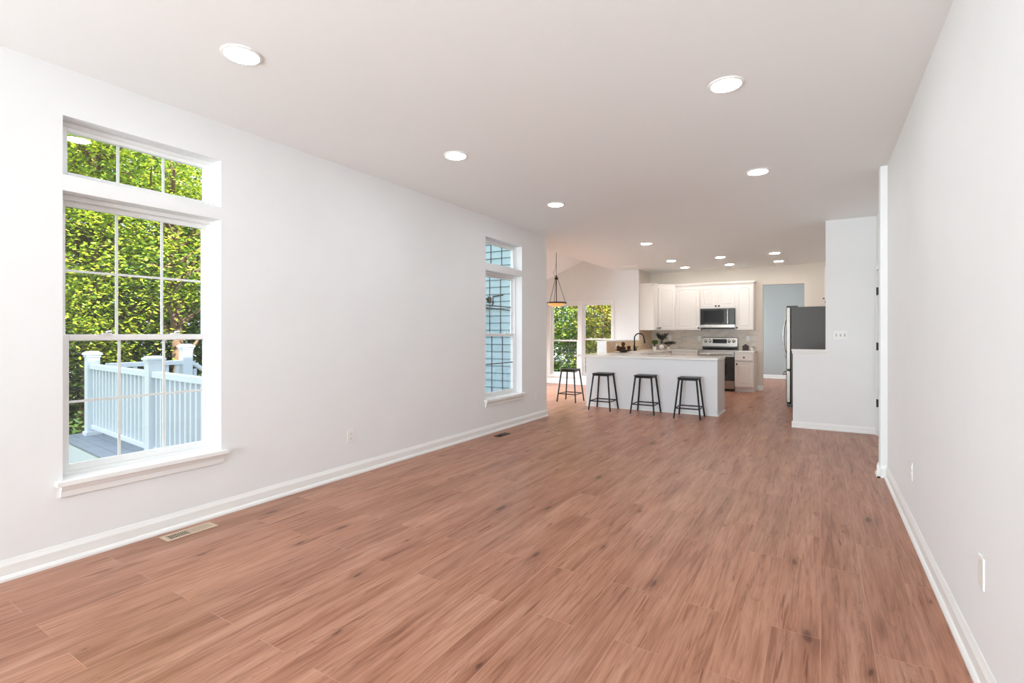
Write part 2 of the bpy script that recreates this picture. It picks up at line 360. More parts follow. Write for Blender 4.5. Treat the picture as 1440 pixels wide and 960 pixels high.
# baseboards
def base(name, axis, u0, u1, d, sgn, label, h=.105):
    pr = [(0, 0), (.027, 0), (.027, .012), (.020, .024), (.014, .028), (.014, h-.028), (.011, h-.02), (.008, h-.012), (.004, h), (0, h)]
    pts = [(d+sgn*a, b) for a, b in pr]
    m = MB(); m.prism(pts, u0, u1, 'yz' if axis == 'x' else 'xz'); struct(m.build(name, M['trim']), label, 'baseboard')
base('baseboard_left', 'y', Y0, 6.815, XL, 1, 'white baseboard under the two tall windows')
base('baseboard_right', 'y', Y0, 5.433, XR, -1, 'white baseboard along the right wall')
base('baseboard_return', 'x', .424, .50, 5.46, -1, 'white baseboard on the right wall return')
base('baseboard_return_side', 'y', 5.433, 5.60, .448, -1, 'white baseboard on the inner side of the wall return')
base('baseboard_partition', 'x', -.33, .60, 7.74, -1, 'white baseboard on the half height partition', .085)
base('baseboard_nook', 'x', NX, XL, YN, -1, 'white baseboard below the nook windows')
base('baseboard_kitchen', 'x', -1.19, -1.075, YB, -1, 'white baseboard beside the last base cabinet')
base('baseboard_far', 'x', -2.6, 1.9, 15.75, -1, 'white baseboard beyond the kitchen opening')
base('baseboard_pantry', 'x', -.25, .45, 12.12, -1, 'white baseboard right of the kitchen opening')

# ------------------------------------------------------------------ windows (local: x along the wall, y outward, z up)
def ring(mb, x0, x1, z0, z1, w, d0, d1, wb=None, wt=None):
    wb = w if wb is None else wb; wt = w if wt is None else wt
    mb.box(x0, x0+w, d0, d1, z0, z1); mb.box(x1-w, x1, d0, d1, z0, z1)
    mb.box(x0+w, x1-w, d0, d1, z0, z0+wb); mb.box(x0+w, x1-w, d0, d1, z1-wt, z1); return mb
def muntins(mb, x0, x1, z0, z1, nc, nr, d, w=.014):
    for i in range(1, nc):
        x = x0+(x1-x0)*i/nc; mb.box(x-w/2, x+w/2, d-.004, d+.004, z0, z1)
    for i in range(1, nr):
        z = z0+(z1-z0)*i/nr; mb.box(x0, x1, d-.0035, d+.0035, z-w/2, z+w/2)
    return mb
def pane(parent, x0, x1, z0, z1, d):
    m = MB(); m.box(x0, x1, d-.002, d+.002, z0, z1); m.build('glass_pane', M['glass'], parent)
def window(n, loc, rz, wd, ht, kind, label, sill=False, rec=.10, cols=3, rows=2, rail=None, casing=False, muntin='vinyl'):
    t = thing('window_%d' % n, label, 'window', loc, rz, kind='structure')
    ring(MB(), 0, wd, 0, ht, .026, rec, rec+.075).build('window_frame', M['vinyl'], t, .003)
    f = .026
    if kind == 'fixed':
        s = ring(MB(), f, wd-f, f-.004, ht-f+.004, .028, rec+.012, rec+.05, wb=.024).build('sash', M['vinyl'], t, .003)
        x0, x1, z0, z1 = f+.028, wd-f-.028, f+.018, ht-f-.02
        muntins(MB(), x0, x1, z0, z1, cols, 1, rec+.035).build('muntin', M[muntin], s); pane(s, x0, x1, z0, z1, rec+.028)
    else:
        r = rail
        s = ring(MB(), f, wd-f, r-.02, ht-f, .028, rec+.042, rec+.066, wb=.035, wt=.03).build('upper_sash', M['vinyl'], t, .002)
        x0, x1 = f+.028, wd-f-.028
        muntins(MB(), x0, x1, r+.015, ht-f-.03, cols, rows, rec+.054).build('muntin', M[muntin], s); pane(s, x0, x1, r+.015, ht-f-.03, rec+.046)
        s = ring(MB(), f, wd-f, f, r+.018, .034, rec+.008, rec+.034, wb=.04, wt=.035).build('lower_sash', M['vinyl'], t, .002)
        muntins(MB(), f+.034, wd-f-.034, f+.04, r-.017, cols, rows, rec+.022).build('muntin', M[muntin], s); pane(s, f+.034, wd-f-.034, f+.04, r-.017, rec+.014)
        for u in (.28, .72):
            l = MB(); l.box(wd*u-.022, wd*u+.022, rec+.002, rec+.03, r+.018, r+.026); l.tube([(wd*u, rec+.016, r+.026), (wd*u, rec+.016, r+.034), (wd*u+.025, rec+.010, r+.037)], .006, 8)
            l.build('sash_lock', M['vinyl'], s)
    if sill:
        m = MB(); m.box(-.035, wd+.035, -.045, .0, -.022, .005); m.box(0.001, wd-.001, 0, rec+.01, .0005, .005); m.build('window_sill', M['trim'], t, .005)
        m = MB(); m.prism([(0, -.022), (-.028, -.022), (-.024, -.04), (-.016, -.055), (-.014, -.085), (0, -.09)], -.012, wd+.012, 'yz'); m.build('apron', M['trim'], t)
    if casing:
        m = MB(); ring(m, -.055, wd+.055, -.055, ht+.055, .055, -.016, 0); m.build('casing', M['trim'], t, .003)
    return t
R90 = PI/2
window(1, (XL, W1[0], W1[2]), R90, .86, W1[3]-W1[2], 'hung', 'tall grid window nearest, with white railing outside', True, rail=.795)
window(2, (XL, T1[0], T1[2]), R90, .86, T1[3]-T1[2], 'fixed', 'three-pane transom above the nearest tall window')
window(3, (XL, W2[0], W2[2]), R90, W2[1]-W2[0], W2[3]-W2[2], 'hung', 'tall grid window at far end with siding outside', True, rail=.815, muntin='backlit')
window(4, (XL, T2[0], T2[2]), R90, T2[1]-T2[0], T2[3]-T2[2], 'fixed', 'transom above the far window with siding outside', muntin='backlit')
window(5, (N1[0], YN, N1[2]), 0, .77, 1.78, 'hung', 'left nook window beneath the hanging bowl lamp', rail=.86, rec=.05, casing=True, rows=3, muntin='backlit')
window(6, (N2[0], YN, N2[2]), 0, .77, 1.78, 'hung', 'right nook window partly behind the tiled half wall', rail=.90, rec=.05, casing=True, rows=3, muntin='backlit')
t = thing('window_7', 'unseen wide glazing added behind the viewer to let light in', 'window', (BW[0], Y0-.15, BW[2]), 0, kind='structure')
m = MB(); ring(m, 0, 3.2, 0, 2.23, .05, .02, .1); [m.box(x-.03, x+.03, .02, .1, .05, 2.18) for x in (.8, 1.6, 2.4)]; m.build('window_frame', M['vinyl'], t); pane(t, .05, 3.15, .05, 2.18, .06)  # glazing added out of view to admit light
t = thing('door_1', 'glazed patio door on the hidden side of the nook', 'door', (NX, 7.3, .05), R90, kind='structure')
m = MB(); ring(m, 0, 3.6, 0, 2.05, .07, .04, .11); m.box(1.76, 1.84, .04, .11, .07, 1.98); m.build('door_frame', M['vinyl'], t); pane(t, .07, 3.53, .07, 1.98, .075)
t = thing('window_8', 'unseen window added to light the blue grey room', 'window', (-2.6, 13.2, .6), R90, kind='structure')
m = MB(); ring(m, 0, 2.0, 0, 1.6, .05, .04, .11); m.box(.97, 1.03, .04, .11, .05, 1.55); m.build('window_frame', M['vinyl'], t); pane(t, .05, 1.95, .05, 1.55, .075)  # added out of view as a light source for the far room
# closet door in the hallway wall
t = thing('door_2', 'white closet door edge with dark hinges right of the partition', 'door', (.60, 6.83, 0), 0, kind='structure')
m = MB(); m.box(.012, .05, .01, .79, .01, 2.02); m.build('door_leaf', M['trim'], t, .003)
m = MB(); [m.box(-.014, 0, a, b, 0, c) for a, b, c in ((-.06, 0, 2.10), (.81, .87, 2.10))]; m.box(-.014, 0, 0, .81, 2.04, 2.10); m.build('casing', M['trim'], t, .002)
m = MB(); m.box(.05, .06, .0, .81, 0, 2.04); m.build('gap_shade_sheet', M['dark'], t)  # dark sheet that paints the shade in the gap around the leaf
for z in (.36, 1.06, 1.74):
    m = MB(); m.box(-.004, .012, .77, .80, z, z+.09); m.tube([(-.006, .80, z-.004), (-.006, .80, z+.094)], .007, 10); m.build('hinge', M['knob'], t)

# ------------------------------------------------------------------ recessed lights
def ceil_light(label, ms, loc, group):
    t = thing('ceiling_light', label, 'ceiling light', loc, 0, group)
    MB().lathe([(.082, 0), (.100, 0), (.097, -.006), (.084, -.009)], n=32, closed=True).build('trim_ring', M['trim'], t)
    MB().lathe([(.083, -.001), (.083, -.006), (.072, -.011), (.03, -.014)], n=32).build('diffuser', ms, t)
    return t
gl = 'recessed ceiling lights over the living room'
LL = [(-2.60, 1.50, 'round recessed light nearest, above the large left window'), (-.475, 3.18, 'large round recessed light at upper right of ceiling'),
      (-2.57, 3.28, 'round recessed light between the nearest one and the far left window'), (-.485, 5.05, 'round recessed light near the end of the right wall'),
      (-2.575, 5.13, 'round recessed light in front of the far left window'), (-.475, 1.25, 'round recessed light just out of view at top right')]
p0 = None
for x, y, lb in LL:
    if not p0: p0 = ceil_light(lb, M['lampL'], (x, y, H), gl)
    else: dup(p0, (x, y, H), 0, lb)
gk = 'recessed ceiling lights over the kitchen'
LK = [(-2.43, 8.14, 'small recessed light over the peninsula'), (-2.58, 10.35, 'left recessed light of the middle kitchen row'), (-2.58, 11.55, 'left recessed light of the row closest to the cabinets'),
      (-1.65, 10.35, 'centre recessed light of the middle kitchen row'), (-1.655, 11.55, 'centre recessed light of the row closest to the cabinets'),
      (-.716, 10.35, 'right recessed light of the middle kitchen row, over the refrigerator aisle'), (-.726, 11.55, 'right recessed light closest to the kitchen opening')]
p0 = None
for x, y, lb in LK:
    if not p0: p0 = ceil_light(lb, M['lampK'], (x, y, H), gk)
    else: dup(p0, (x, y, H), 0, lb)
m = MB(); m.box(-.17, .17, -.06, .06, -.008, 0); [m.box(-.15, .15, y-.004, y+.004, -.012, -.008) for y in (-.04, -.02, 0, .02, .04)]
o = m.build('ceiling_vent', M['trim']); o.location = (-3.55, 10.7, H); tag(o, 'flat white ceiling register in front of the corner wall cabinet', 'vent')

# ------------------------------------------------------------------ floor registers, outlets, switches
def register(loc, rz, label, L=.30, Wd=.115, mats=('vent', 'dark')):
    t = thing('floor_vent', label, 'floor vent', loc, rz, 'floor registers by the left wall')
    ring(MB(), 0, L, 0, .001, .02, 0, .001)
    m = MB(); w = .02
    m.box(0, L, 0, w, 0, .006); m.box(0, L, Wd-w, Wd, 0, .006); m.box(0, w+.005, w, Wd-w, 0, .006); m.box(L-w-.005, L, w, Wd-w, 0, .006); m.box(L/2-.004, L/2+.004, w, Wd-w, 0, .006)
    m.build('frame', M[mats[0]], t, .002)
    MB().box(w, L-w, w, Wd-w, 0, .0015).build('duct_opening', M['dark'], t)
    for half in (0, 1):
        n = 9; a = w+.005 if half == 0 else L/2+.004; span = L/2-w-.009
        for i in range(n):
            x = a+span*(i+.5)/n; k = .0015 if half == 0 else .0065
            q = MB(); q.box(x-k/2-.001, x+k/2+.001, w, Wd-w, .0015, .005); q.build('slat', M[mats[0]], t)
    return t
register((-3.375, 1.49, 0), R90, 'beige slotted floor register below the nearest window')
register((-3.33, 5.12, 0), R90, 'dark brown floor register by the far end of left wall', .25, .09, ('bronze', 'dark'))
def outlet(loc, rz, label, kind='duplex', group='wall outlets', wd=.072):
    t = thing('wall_outlet' if kind == 'duplex' else ('cover_plate' if kind == 'blank' else 'light_switch'), label, {'duplex': 'outlet', 'blank': 'cover plate', 'toggle': 'light switch'}[kind], loc, rz, group)
    MB().box(-wd/2, wd/2, 0, .006, -.058, .058).build('plate', M['plastic'], t, .0025)
    if kind == 'duplex':
        for z in (-.021, .021):
            q = MB(); q.prism([(.0165*math.cos(a)*1.0, z+.0145*math.sin(a)) for a in [i*PI/8 for i in range(16)]], .006, .0085); s = q.build('socket', M['plastic'], t)
            q = MB(); q.box(-.008, -.0055, .0085, .009, z-.002, z+.007); q.box(.0055, .008, .0085, .009, z-.002, z+.006); q.box(-.002, .002, .0085, .009, z-.010, z-.006); q.build('slots', M['slot'], s)
    if kind == 'toggle':
        for i in (-1, 0, 1):
            q = MB(); q.box(i*.046-.006, i*.046+.006, .006, .007, -.014, .014); s = q.build('switch_slot', M['slot'], t)
            q = MB(); q.prism([(.006, -.008), (.006, .006), (.018, .010), (.017, .002)], i*.046-.004, i*.046+.004, 'yz'); q.build('toggle', M['plastic'], s)
    if kind == 'blank':
        for z in (-.042, .042): MB().lathe([(.004, .006), (.004, .0072), (.002, .0078)], (0, 0, z), 12, 'y').build('screw', M['vent'], t)
    return t
# face direction: local +y points into the room
outlet((XL, 3.04, .352), -R90, 'white duplex outlet on left wall between the two windows', group=None)
outlet((XL, 6.48, .35), -R90, 'white duplex outlet right of the far window', group=None)
outlet((XR, 4.08, .385), R90, 'white duplex outlet on the right wall nearer its far end', group=None)
outlet((XR, 2.44, .405), R90, 'blank white cover plate low on the right wall', 'blank', None)
outlet((.22, 7.74, 1.243), PI, 'triple toggle switch plate on the partition', 'toggle', None, wd=.165)

# ------------------------------------------------------------------ kitchen joinery
def arch_pts(x0, x1, z0, z1, rise, n=13):
    p = [(x0, z0), (x1, z0)]; xs = [x1-(x1-x0)*i/(n-1) for i in range(n)]
    for x in xs:
        u = 2*(x-x0)/(x1-x0)-1; p.append((x, z1-rise+rise*(max(0, math.cos(u*PI/2))**.8 if abs(u) < 1 else 0)))
    return p
def panel_door(name, wd, ht, parent, x, z, arch=0., fr=.055, th=.02, y=0, matn='cab'):
    """door whose front looks toward local -y, front face at y-th"""
    n = 13; g = .003; x0, x1, z0, z1 = g, wd-g, g, ht-g
    outer = [(x0, z0), (x1, z0)]+[(x1-(x1-x0)*i/(n-1), z1) for i in range(n)]
    L = [(outer, 0), (outer, -th)]
    for ins, d in ((fr, -th), (fr+.006, -th+.007), (fr+.014, -th+.007), (fr+.032, -th+.001)):
        L.append((arch_pts(x0+ins, x1-ins, z0+ins, z1-ins, arch), d))
    m = MB(); N_ = len(outer); v = []; f = []
    for pts, d in L: v += [(a+x, d+y, b+z) for a, b in pts]
    for i in range(len(L)-1):
        for j in range(N_):
            q = (j+1) % N_; f.append((i*N_+j, i*N_+q, (i+1)*N_+q, (i+1)*N_+j))
    f.append(tuple(range(N_))); f.append(tuple((len(L)-1)*N_+j for j in range(N_))[::-1])
    m.add(v, f); return m.build(name, M[matn], parent)
def knob(parent, x, z, y=-.02):
    m = MB(); m.lathe([(.006, y), (.005, y-.012), (.016, y-.018), (.019, y-.024), (.012, y-.030)], (x, 0, z), 16, 'y'); m.build('knob', M['knob'], parent)
def crown(parent, x0, x1, ht, d, left=False, right=False):
    m = MB(); m.box(x0-(.03 if left else 0), x1+(.03 if right else 0), -.03, d, ht-.012, ht+.02); m.prism([(-.0, ht-.06), (-.03, ht-.012), (0, ht-.012)], x0, x1, 'yz')
    m.build('crown_moulding', M['cab'], parent, .003)
ZU0, ZU1 = 1.335, 2.39; DU = .33
def wall_cab(x0, x1, z0, z1, doors, label, knobs, arch=.045, right=False, left=False):
    t = thing('wall_cabinet', label, 'cabinet', (x0, YB-DU, z0), 0, 'white wall cabinets')
    wd, ht = x1-x0, z1-z0
    MB().box(0, wd, 0, DU, 0, ht).build('body', M['cab'], t, .001)
    dw = wd/doors
    for i in range(doors):
        d = panel_door('door', dw-.02, ht-.075 if ht > .5 else ht-.07, t, i*dw+.01, .012, arch=arch)
        kx = i*dw+(.035 if knobs[i] == 'l' else dw-.035); knob(d, kx, .05)
    crown(t, 0, wd, ht, DU, left, right)
wall_cab(-2.895, -2.335, ZU0, ZU1, 1, 'wide single-door wall cabinet left of the microwave', 'r', .03)
wall_cab(-2.335, -1.600, 1.825, ZU1, 2, 'short two-door cabinet above the microwave', 'rl')
wall_cab(-1.600, -1.235, ZU0, ZU1, 1, 'narrow wall cabinet right of the microwave', 'l', right=True)
# corner diagonal cabinet
P = [(-3.24, 11.72), (-2.895, YB-DU), (-2.895, YB), (XL, YB), (XL, 11.72)]
t = thing('wall_cabinet', 'diagonal corner wall cabinet above the potted plants', 'cabinet', (-3.24, 11.72, ZU0), 0, 'white wall cabinets')
q = [(a+3.24, b-11.72) for a, b in P]
MB().prism(q, 0, ZU1-ZU0, 'xy').build('body', M['cab'], t)
m = MB(); m.prism([(-.012, -.03), (.345+.0, .28-.025), (.345, .61), (-.33, .61), (-.33, -.03)], ZU1-ZU0, ZU1-ZU0+.02, 'xy'); m.build('crown_moulding', M['cab'], t)
dl = math.hypot(.345, .28)
d = panel_door('door', dl-.03, ZU1-ZU0-.075, t, 0, 0, arch=.03); a = math.atan2(.28, .345); d.rotation_euler = (0, 0, a); d.location = (.015*math.cos(a), .015*math.sin(a), .012)
knob(d, .035, .04)
# side cabinet on the left wall
t = thing('wall_cabinet', 'wall cabinet with flat side panel at the left end', 'cabinet', (XL, 11.42, ZU0), 0, 'white wall cabinets')
MB().box(0, .325, 0, .295, 0, ZU1-ZU0).build('body', M['cab'], t, .001)
d = panel_door('door', .27, ZU1-ZU0-.075, t, 0, 0, arch=.02, fr=.045); d.rotation_euler = (0, 0, R90); d.location = (.325, .012, .012); knob(d, .235, .04)
MB().box(0, .35, -.01, .295, ZU1-ZU0, ZU1-ZU0+.02).build('crown_moulding', M['cab'], t)

# base cabinets
def base_cab(name, label, loc, rz, wd, dp, cols, toe=True, group='white base cabinets'):
    t = thing(name, label, 'cabinet', loc, rz, group)
    m = MB(); m.box(0, wd, 0, dp, .10, CT-.035); m.box(.0, wd, .06, dp, 0, .10); m.build('body', M['cab'], t, .001)
    cw = wd/cols
    for i in range(cols):
        d = panel_door('door', cw-.03, .535, t, i*cw+.015, .115, arch=0, fr=.05); knob(d, i*cw+(.045 if i % 2 == 0 else cw-.045), .60)
        dr = MB(); dr.box(i*cw+.018, (i+1)*cw-.018, -.02, 0, .672, .825); dd = dr.build('drawer', M['cab'], t, .006); knob(dd, (i+.5)*cw, .748)
    return t
YF = 11.73
base_cab('base_cabinet', 'narrow base cabinet right of the range', (-1.578, YF, 0), 0, .375, YB-YF-.014, 1)
base_cab('base_cabinet', 'base cabinets between corner and range', (-2.93, YF, 0), 0, .59, YB-YF-.014, 1)
t = base_cab('base_cabinet', 'sink base cabinets along the tiled half wall', (-2.95, 8.80, 0), R90, YF-8.82, .605, 4)
# peninsula (front panel toward the living room)
t = thing('peninsula', 'pale grey peninsula base behind three black stools', 'kitchen peninsula', (-3.487, 8.12, 0))
L = 3.487-1.344
m = MB(); m.box(0, L, .0, .66, 0, CT-.035); m.build('body', M['pen'], t, .002)
m = MB(); m.box(-.004, L+.004, -.006, 0, 0, .012); m.build('shoe_strip', M['trim'], t)
m = MB(); m.box(L-.02, L+.012, -.012, .0, 0, CT-.035); m.box(L, L+.012, 0, .66, .0, CT-.035); m.build('end_panel', M['pen'], t, .002)
m = MB(); m.prism([(L+.012, 0), (L+.03, 0), (L+.026, .02), (L+.012, .03)], -.0, .66, 'xz'); m.build('end_shoe', M['trim'], t)
# worktop : one continuous U
m = MB(); z0, z1 = CT-.032, CT
m.prism([(-3.70, 8.085), (-1.325, 8.085), (-1.325, 8.80), (-2.60, 8.80), (-2.93, 9.25), (-2.93, 9.72), (-3.57, 9.72), (-3.57, 9.30), (-3.70, 9.30)], z0, z1, 'xy')
m.prism([(-3.57, 9.72), (-3.36, 9.72), (-3.36, 10.42), (-3.57, 10.42)], z0, z1, 'xy')
m.prism([(-2.99, 9.72), (-2.93, 9.72), (-2.93, 10.42), (-2.99, 10.42)], z0, z1, 'xy')
m.prism([(-3.57, 10.42), (-2.93, 10.42), (-2.93, YF-.02), (-2.338, YF-.02), (-2.338, YB), (-3.57, YB)], z0, z1, 'xy')
tag(m.build('countertop', M['quartz']), 'pale stone worktop wrapping from peninsula to range', 'countertop')
m = MB(); m.box(-1.578, -1.19, YF-.025, YB, z0, z1); tag(m.build('countertop', M['quartz'], bevel=.003), 'short stone worktop right of the range', 'countertop')
# sink
m = MB()
for a in (0,):
    m.box(-3.36, -2.99, 9.72, 10.42, CT-.21, CT-.20); m.box(-3.365, -3.36, 9.72, 10.42, CT-.21, CT-.033); m.box(-2.99, -2.985, 9.72, 10.42, CT-.21, CT-.033)
    m.box(-3.36, -2.99, 9.715, 9.72, CT-.21, CT-.033); m.box(-3.36, -2.99, 10.42, 10.425, CT-.21, CT-.033)
tag(m.build('kitchen_sink', M['steel']), 'steel undermount sink in the worktop beside the black faucet', 'sink')
# backsplashes
m = MB(); m.box(XL+.012, -2.33, YB-.012, YB-.001, CT, ZU0); m.box(-2.33, -1.60, YB-.012, YB-.001, CT, 1.365); m.box(-1.60, -1.19, YB-.012, YB-.001, CT, ZU0)
tag(m.build('tile_backsplash', M['tileb']), 'grey beige tile backsplash behind the range', 'backsplash')
m = MB(); m.box(XL, XL+.012, 9.30, YN, CT, 1.094); m.box(XL, XL+.012, YN, YB-.012, CT, ZU0)
tag(m.build('tile_backsplash', M['tilel']), 'tan tile backsplash on the half wall behind the faucet', 'backsplash')
outlet((-2.42, YB-.012, 1.15), PI, 'white outlet plate on tiles left of the range panel', group=None)
outlet((-1.38, YB-.012, 1.15), PI, 'white outlet above the little house ornament', group=None)
outlet((-3.1, YB-.012, 1.15), PI, 'white outlet behind the tall dark plant', group=None)
o = outlet((XL+.012, 9.85, 1.0), -R90, 'white outlet on tan tiles above the plate', group=None)
outlet((XL+.012, 11.55, 1.16), -R90, 'white outlet on tan tiles right of the faucet', group=None)

# faucet
t = thing('faucet', 'matte black gooseneck kitchen faucet', 'faucet', (-3.43, 10.62, CT))
MB().lathe([(.030, 0), (.030, .008), (.022, .012), (.021, .10), (.016, .11)], n=20).build('base', M['black'], t)
pts = [(0, 0, .10), (0, 0, .27)]+[(.105-.105*math.cos(a), 0, .27+.105*math.sin(a)) for a in [PI*i/12 for i in range(1, 11)]]
pts += [(.215, 0, .24)]
MB().tube(pts, .0135, 12).build('spout', M['black'], t)
MB().tube([(.213, 0, .25), (.226, 0, .165)], [.016, .019], 12).build('spray_head', M['black'], t)
MB().tube([(0, -.02, .07), (0, -.045, .075), (.01, -.06, .14)], [.010, .009, .006], 10).build('handle', M['black'], t)
t = thing('soap_dispenser', 'small black soap dispenser next to the faucet', 'soap dispenser', (-3.45, 10.80, CT))
MB().lathe([(.018, 0), (.018, .01), (.012, .014), (.011, .06), (.006, .065)], n=16).build('base', M['black'], t); MB().tube([(0, 0, .06), (0, 0, .085), (.05, 0, .08)], .006, 8).build('nozzle', M['black'], t)

# range
t = thing('range_stove', 'stainless electric range with black oven door', 'stove', (-2.332, YF, 0))
w_ = .750
m = MB(); m.box(0, w_, .03, .58, .04, .87); m.build('body', M['blk2'], t, .002)
m = MB(); m.box(-.002, w_+.002, -.02, .50, .875, .898); s = m.build('cooktop', M['steel'], t, .004)
m = MB(); m.box(.02, w_-.02, .01, .49, .898, .902); m.build('glass_surface', M['bglass'], s)
m = MB(); m.prism([(.50, .898), (.47, .93), (.485, 1.16), (.53, 1.17), (.583, 1.17), (.583, .898)], 0, w_, 'yz'); s = m.build('back_panel', M['steel'], t, .003)
m = MB(); m.prism([(.4745+.002, 1.035), (.4705+.002, 1.035), (.480, 1.13), (.484, 1.13)], .225, .525, 'yz'); m.build('display', M['screen'], s)
m = MB(); m.prism([(.469, .93), (.466, .932), (.468, .965), (.472, .965)], .0, w_, 'yz'); m.build('vent_strip', M['blk2'], s)
for x in (.07, .165, .575, .67):
    k_ = MB(); k_.lathe([(.036, .478), (.036, .470), (.028, .466), (.026, .442), (.02, .438)], (x, 0, 1.085), 20, 'y'); k_.build('knob', M['steel2'], s)
for i, x in enumerate((.30, .34, .42, .46)):
    pass
d = MB(); d.box(.005, w_-.005, -.0, .035, .235, .745); d = d.build('oven_door', M['bglass'], t, .003)
MB().box(.16, w_-.16, -.002, 0, .36, .62).build('oven_window', M['screen'], d)
MB().box(.005, w_-.005, -.004, .035, .75, .868).build('top_trim', M['steel'], d, .002)
h = MB(); h.tube([(.05, -.05, .80), (w_-.05, -.05, .80)], .013, 12); [h.tube([(x, -.05, .80), (x, -.002, .80)], .009, 8) for x in (.07, w_-.07)]; h.build('oven_handle', M['steel2'], d)
MB().box(.005, w_-.005, -.0, .035, .055, .228).build('storage_drawer', M['steel2'], t, .003)
MB().box(.02, w_-.02, .05, .5, 0, .05).build('plinth', M['blk2'], t)
# microwave
t = thing('microwave', 'stainless and black microwave mounted above the range', 'microwave', (-2.330, YB-.39, 1.375))
MB().box(0, .728, .02, .385, 0, .445).build('body', M['blk2'], t, .002)
s = MB().box(.004, .570, -.004, .02, .085, .440).build('door', M['bglass'], t, .003)
MB().box(.07, .50, -.006, -.004, .13, .40).build('door_window', M['screen'], s)
MB().box(.582, .724, -.004, .02, .085, .440).build('control_panel', M['bglass'], t, .003)
MB().box(.0, .728, -.006, .02, .015, .083).build('bottom_trim', M['steel2'], t, .003)
MB().box(.0, .728, -.002, .02, .436, .447).build('top_trim', M['steel'], t)
h = MB(); h.tube([(.588, -.035, .10), (.588, -.035, .42)], .015, 12); [h.tube([(.588, -.035, z), (.588, 0, z)], .008, 8) for z in (.12, .40)]; h.build('door_handle', M['steel2'], s)
MB().box(.05, .68, -.001, .3, -.006, .0).build('filter_grille', M['dark'], t)

# refrigerator (faces -x)
FX, FY = -.43, 9.83
t = thing('refrigerator', 'tall stainless refrigerator with dark grey side panel', 'refrigerator', (FX, FY, 0))
MB().box(0, .78, 0, .90, .05, 1.715).build('cabinet', M['fridge'], t, .004)
for y0, y1 in ((.003, .448), (.452, .897)):
    m = MB(); m.box(-.075, -.006, y0, y1, .64, 1.715); d = m.build('door', M['fsteel'], t, .012)
    yy = y1-.045 if y0 < .1 else y0+.045
    h = MB(); h.tube([(-.075, yy, .80)]+[(-.085-.055*math.sin(PI*i/10), yy, .80+.80*i/10) for i in range(11)]+[(-.075, yy, 1.60)], .012, 10); h.build('door_handle', M['steel2'], d)
m = MB(); m.box(-.075, -.006, .003, .897, .07, .625); d = m.build('freezer_drawer', M['fsteel'], t, .012)
h = MB(); h.tube([(-.075, .08, .56), (-.125, .10, .555), (-.135, .45, .555), (-.125, .80, .555), (-.075, .82, .56)], .013, 10); h.build('drawer_handle', M['steel2'], d)
for y0 in (.02, .80): MB().box(-.07, .10, y0, y0+.08, 1.715, 1.738).build('hinge_cover', M['blk2'], t, .003)
MB().box(-.06, .70, .02, .88, 0, .05).build('base_grille', M['blk2'], t)
# cabinet over refrigerator
t = thing('wall_cabinet', 'cabinet over the refrigerator, only its dark knob showing', 'cabinet', (.085, 9.83, 1.80), 0, 'white wall cabinets')
MB().box(0, .364, 0, .9, 0, .6).build('body', M['cab'], t)
d = MB(); d.box(-.02, 0, .01, .44, .01, .58); d.box(-.02, 0, .46, .89, .01, .58); d = d.build('door', M['cab'], t, .003)
q = MB(); q.lathe([(.006, 0), (.005, -.012), (.013, -.018), (.015, -.024), (.010, -.03)], (-.02, .16, .055), 16, 'x'); q.build('knob', M['knob'], d)

# counter decor
def leaf_mesh(mb, p, d, ln, wd, fold=.25):
    d = Vector(d).normalized(); s_ = d.cross(Vector((random.uniform(-1, 1), random.uniform(-1, 1), random.uniform(-.3, 1)))).normalized(); nn = s_.cross(d)
    p = Vector(p); mb.add([p, p+d*ln*.45+s_*wd*.5+nn*wd*fold, p+d*ln, p+d*ln*.45-s_*wd*.5+nn*wd*fold], [(0, 1, 2), (0, 2, 3)])
def plant(label, loc, potf, leafm, n, hgt, spread, ln, wd, up=1.0):
    t = thing('potted_plant', label, 'plant', loc)
    pt = MB(); pt.lathe(potf, n=24); pt.build('pot', M['pot'], t); top = potf[-1][1]
    st = MB(); lf = MB()
    for i in range(n):
        a = random.uniform(0, 2*PI); r = spread*math.sqrt(random.random()); hh = hgt*random.uniform(.55, 1)
        tip = Vector((r*math.cos(a), r*math.sin(a), top+hh)); mid = Vector((tip.x*.35, tip.y*.35, top+hh*.6))
        st.tube([(0, 0, top-.01), mid, tip], .0018, 5)
        for kx in range(8):
            u = .3+.7*kx/8; p = (mid*(1-u)+tip*u); b = random.uniform(0, 2*PI)
            leaf_mesh(lf, p, (math.cos(b), math.sin(b), up*random.uniform(-.1, .9)), ln*random.uniform(.7, 1.1), wd)
    st.build('stems', M['herbd'], t); lf.build('foliage', M[leafm], t, fix=False)
    MB().lathe([(potf[-1][0]*.8, top-.012), (potf[-1][0]*.8, top-.008)], n=16).build('soil', M['soil'], t)
tap = [(.030, 0), (.040, .07), (.043, .085)]
plant('small white pot of light green herbs, left of the three plants', (-3.13, 11.10, CT), tap, 'herb', 26, .14, .085, .045, .03)
plant('tallest dark leafy stems in a round cream vase', (-3.10, 11.55, CT), [(.028, 0), (.055, .03), (.060, .06), (.045, .095), (.022, .11), (.022, .12)], 'herbd', 22, .26, .12, .07, .026, 1.6)
plant('white pot with spiky dark leaves, right of the three plants', (-2.86, 11.24, CT), [(.030, 0), (.030, .085)], 'herbd', 26, .11, .12, .075, .014, .6)
t = thing('serving_plate', 'dark footed plate holding brown pine cones', 'plate', (-3.33, 9.62, CT))
MB().lathe([(.07, 0), (.06, .012), (.13, .03), (.165, .048), (.165, .055), (.13, .040), (.02, .028)], n=32).build('dish', M['walnut'], t)
p0 = None
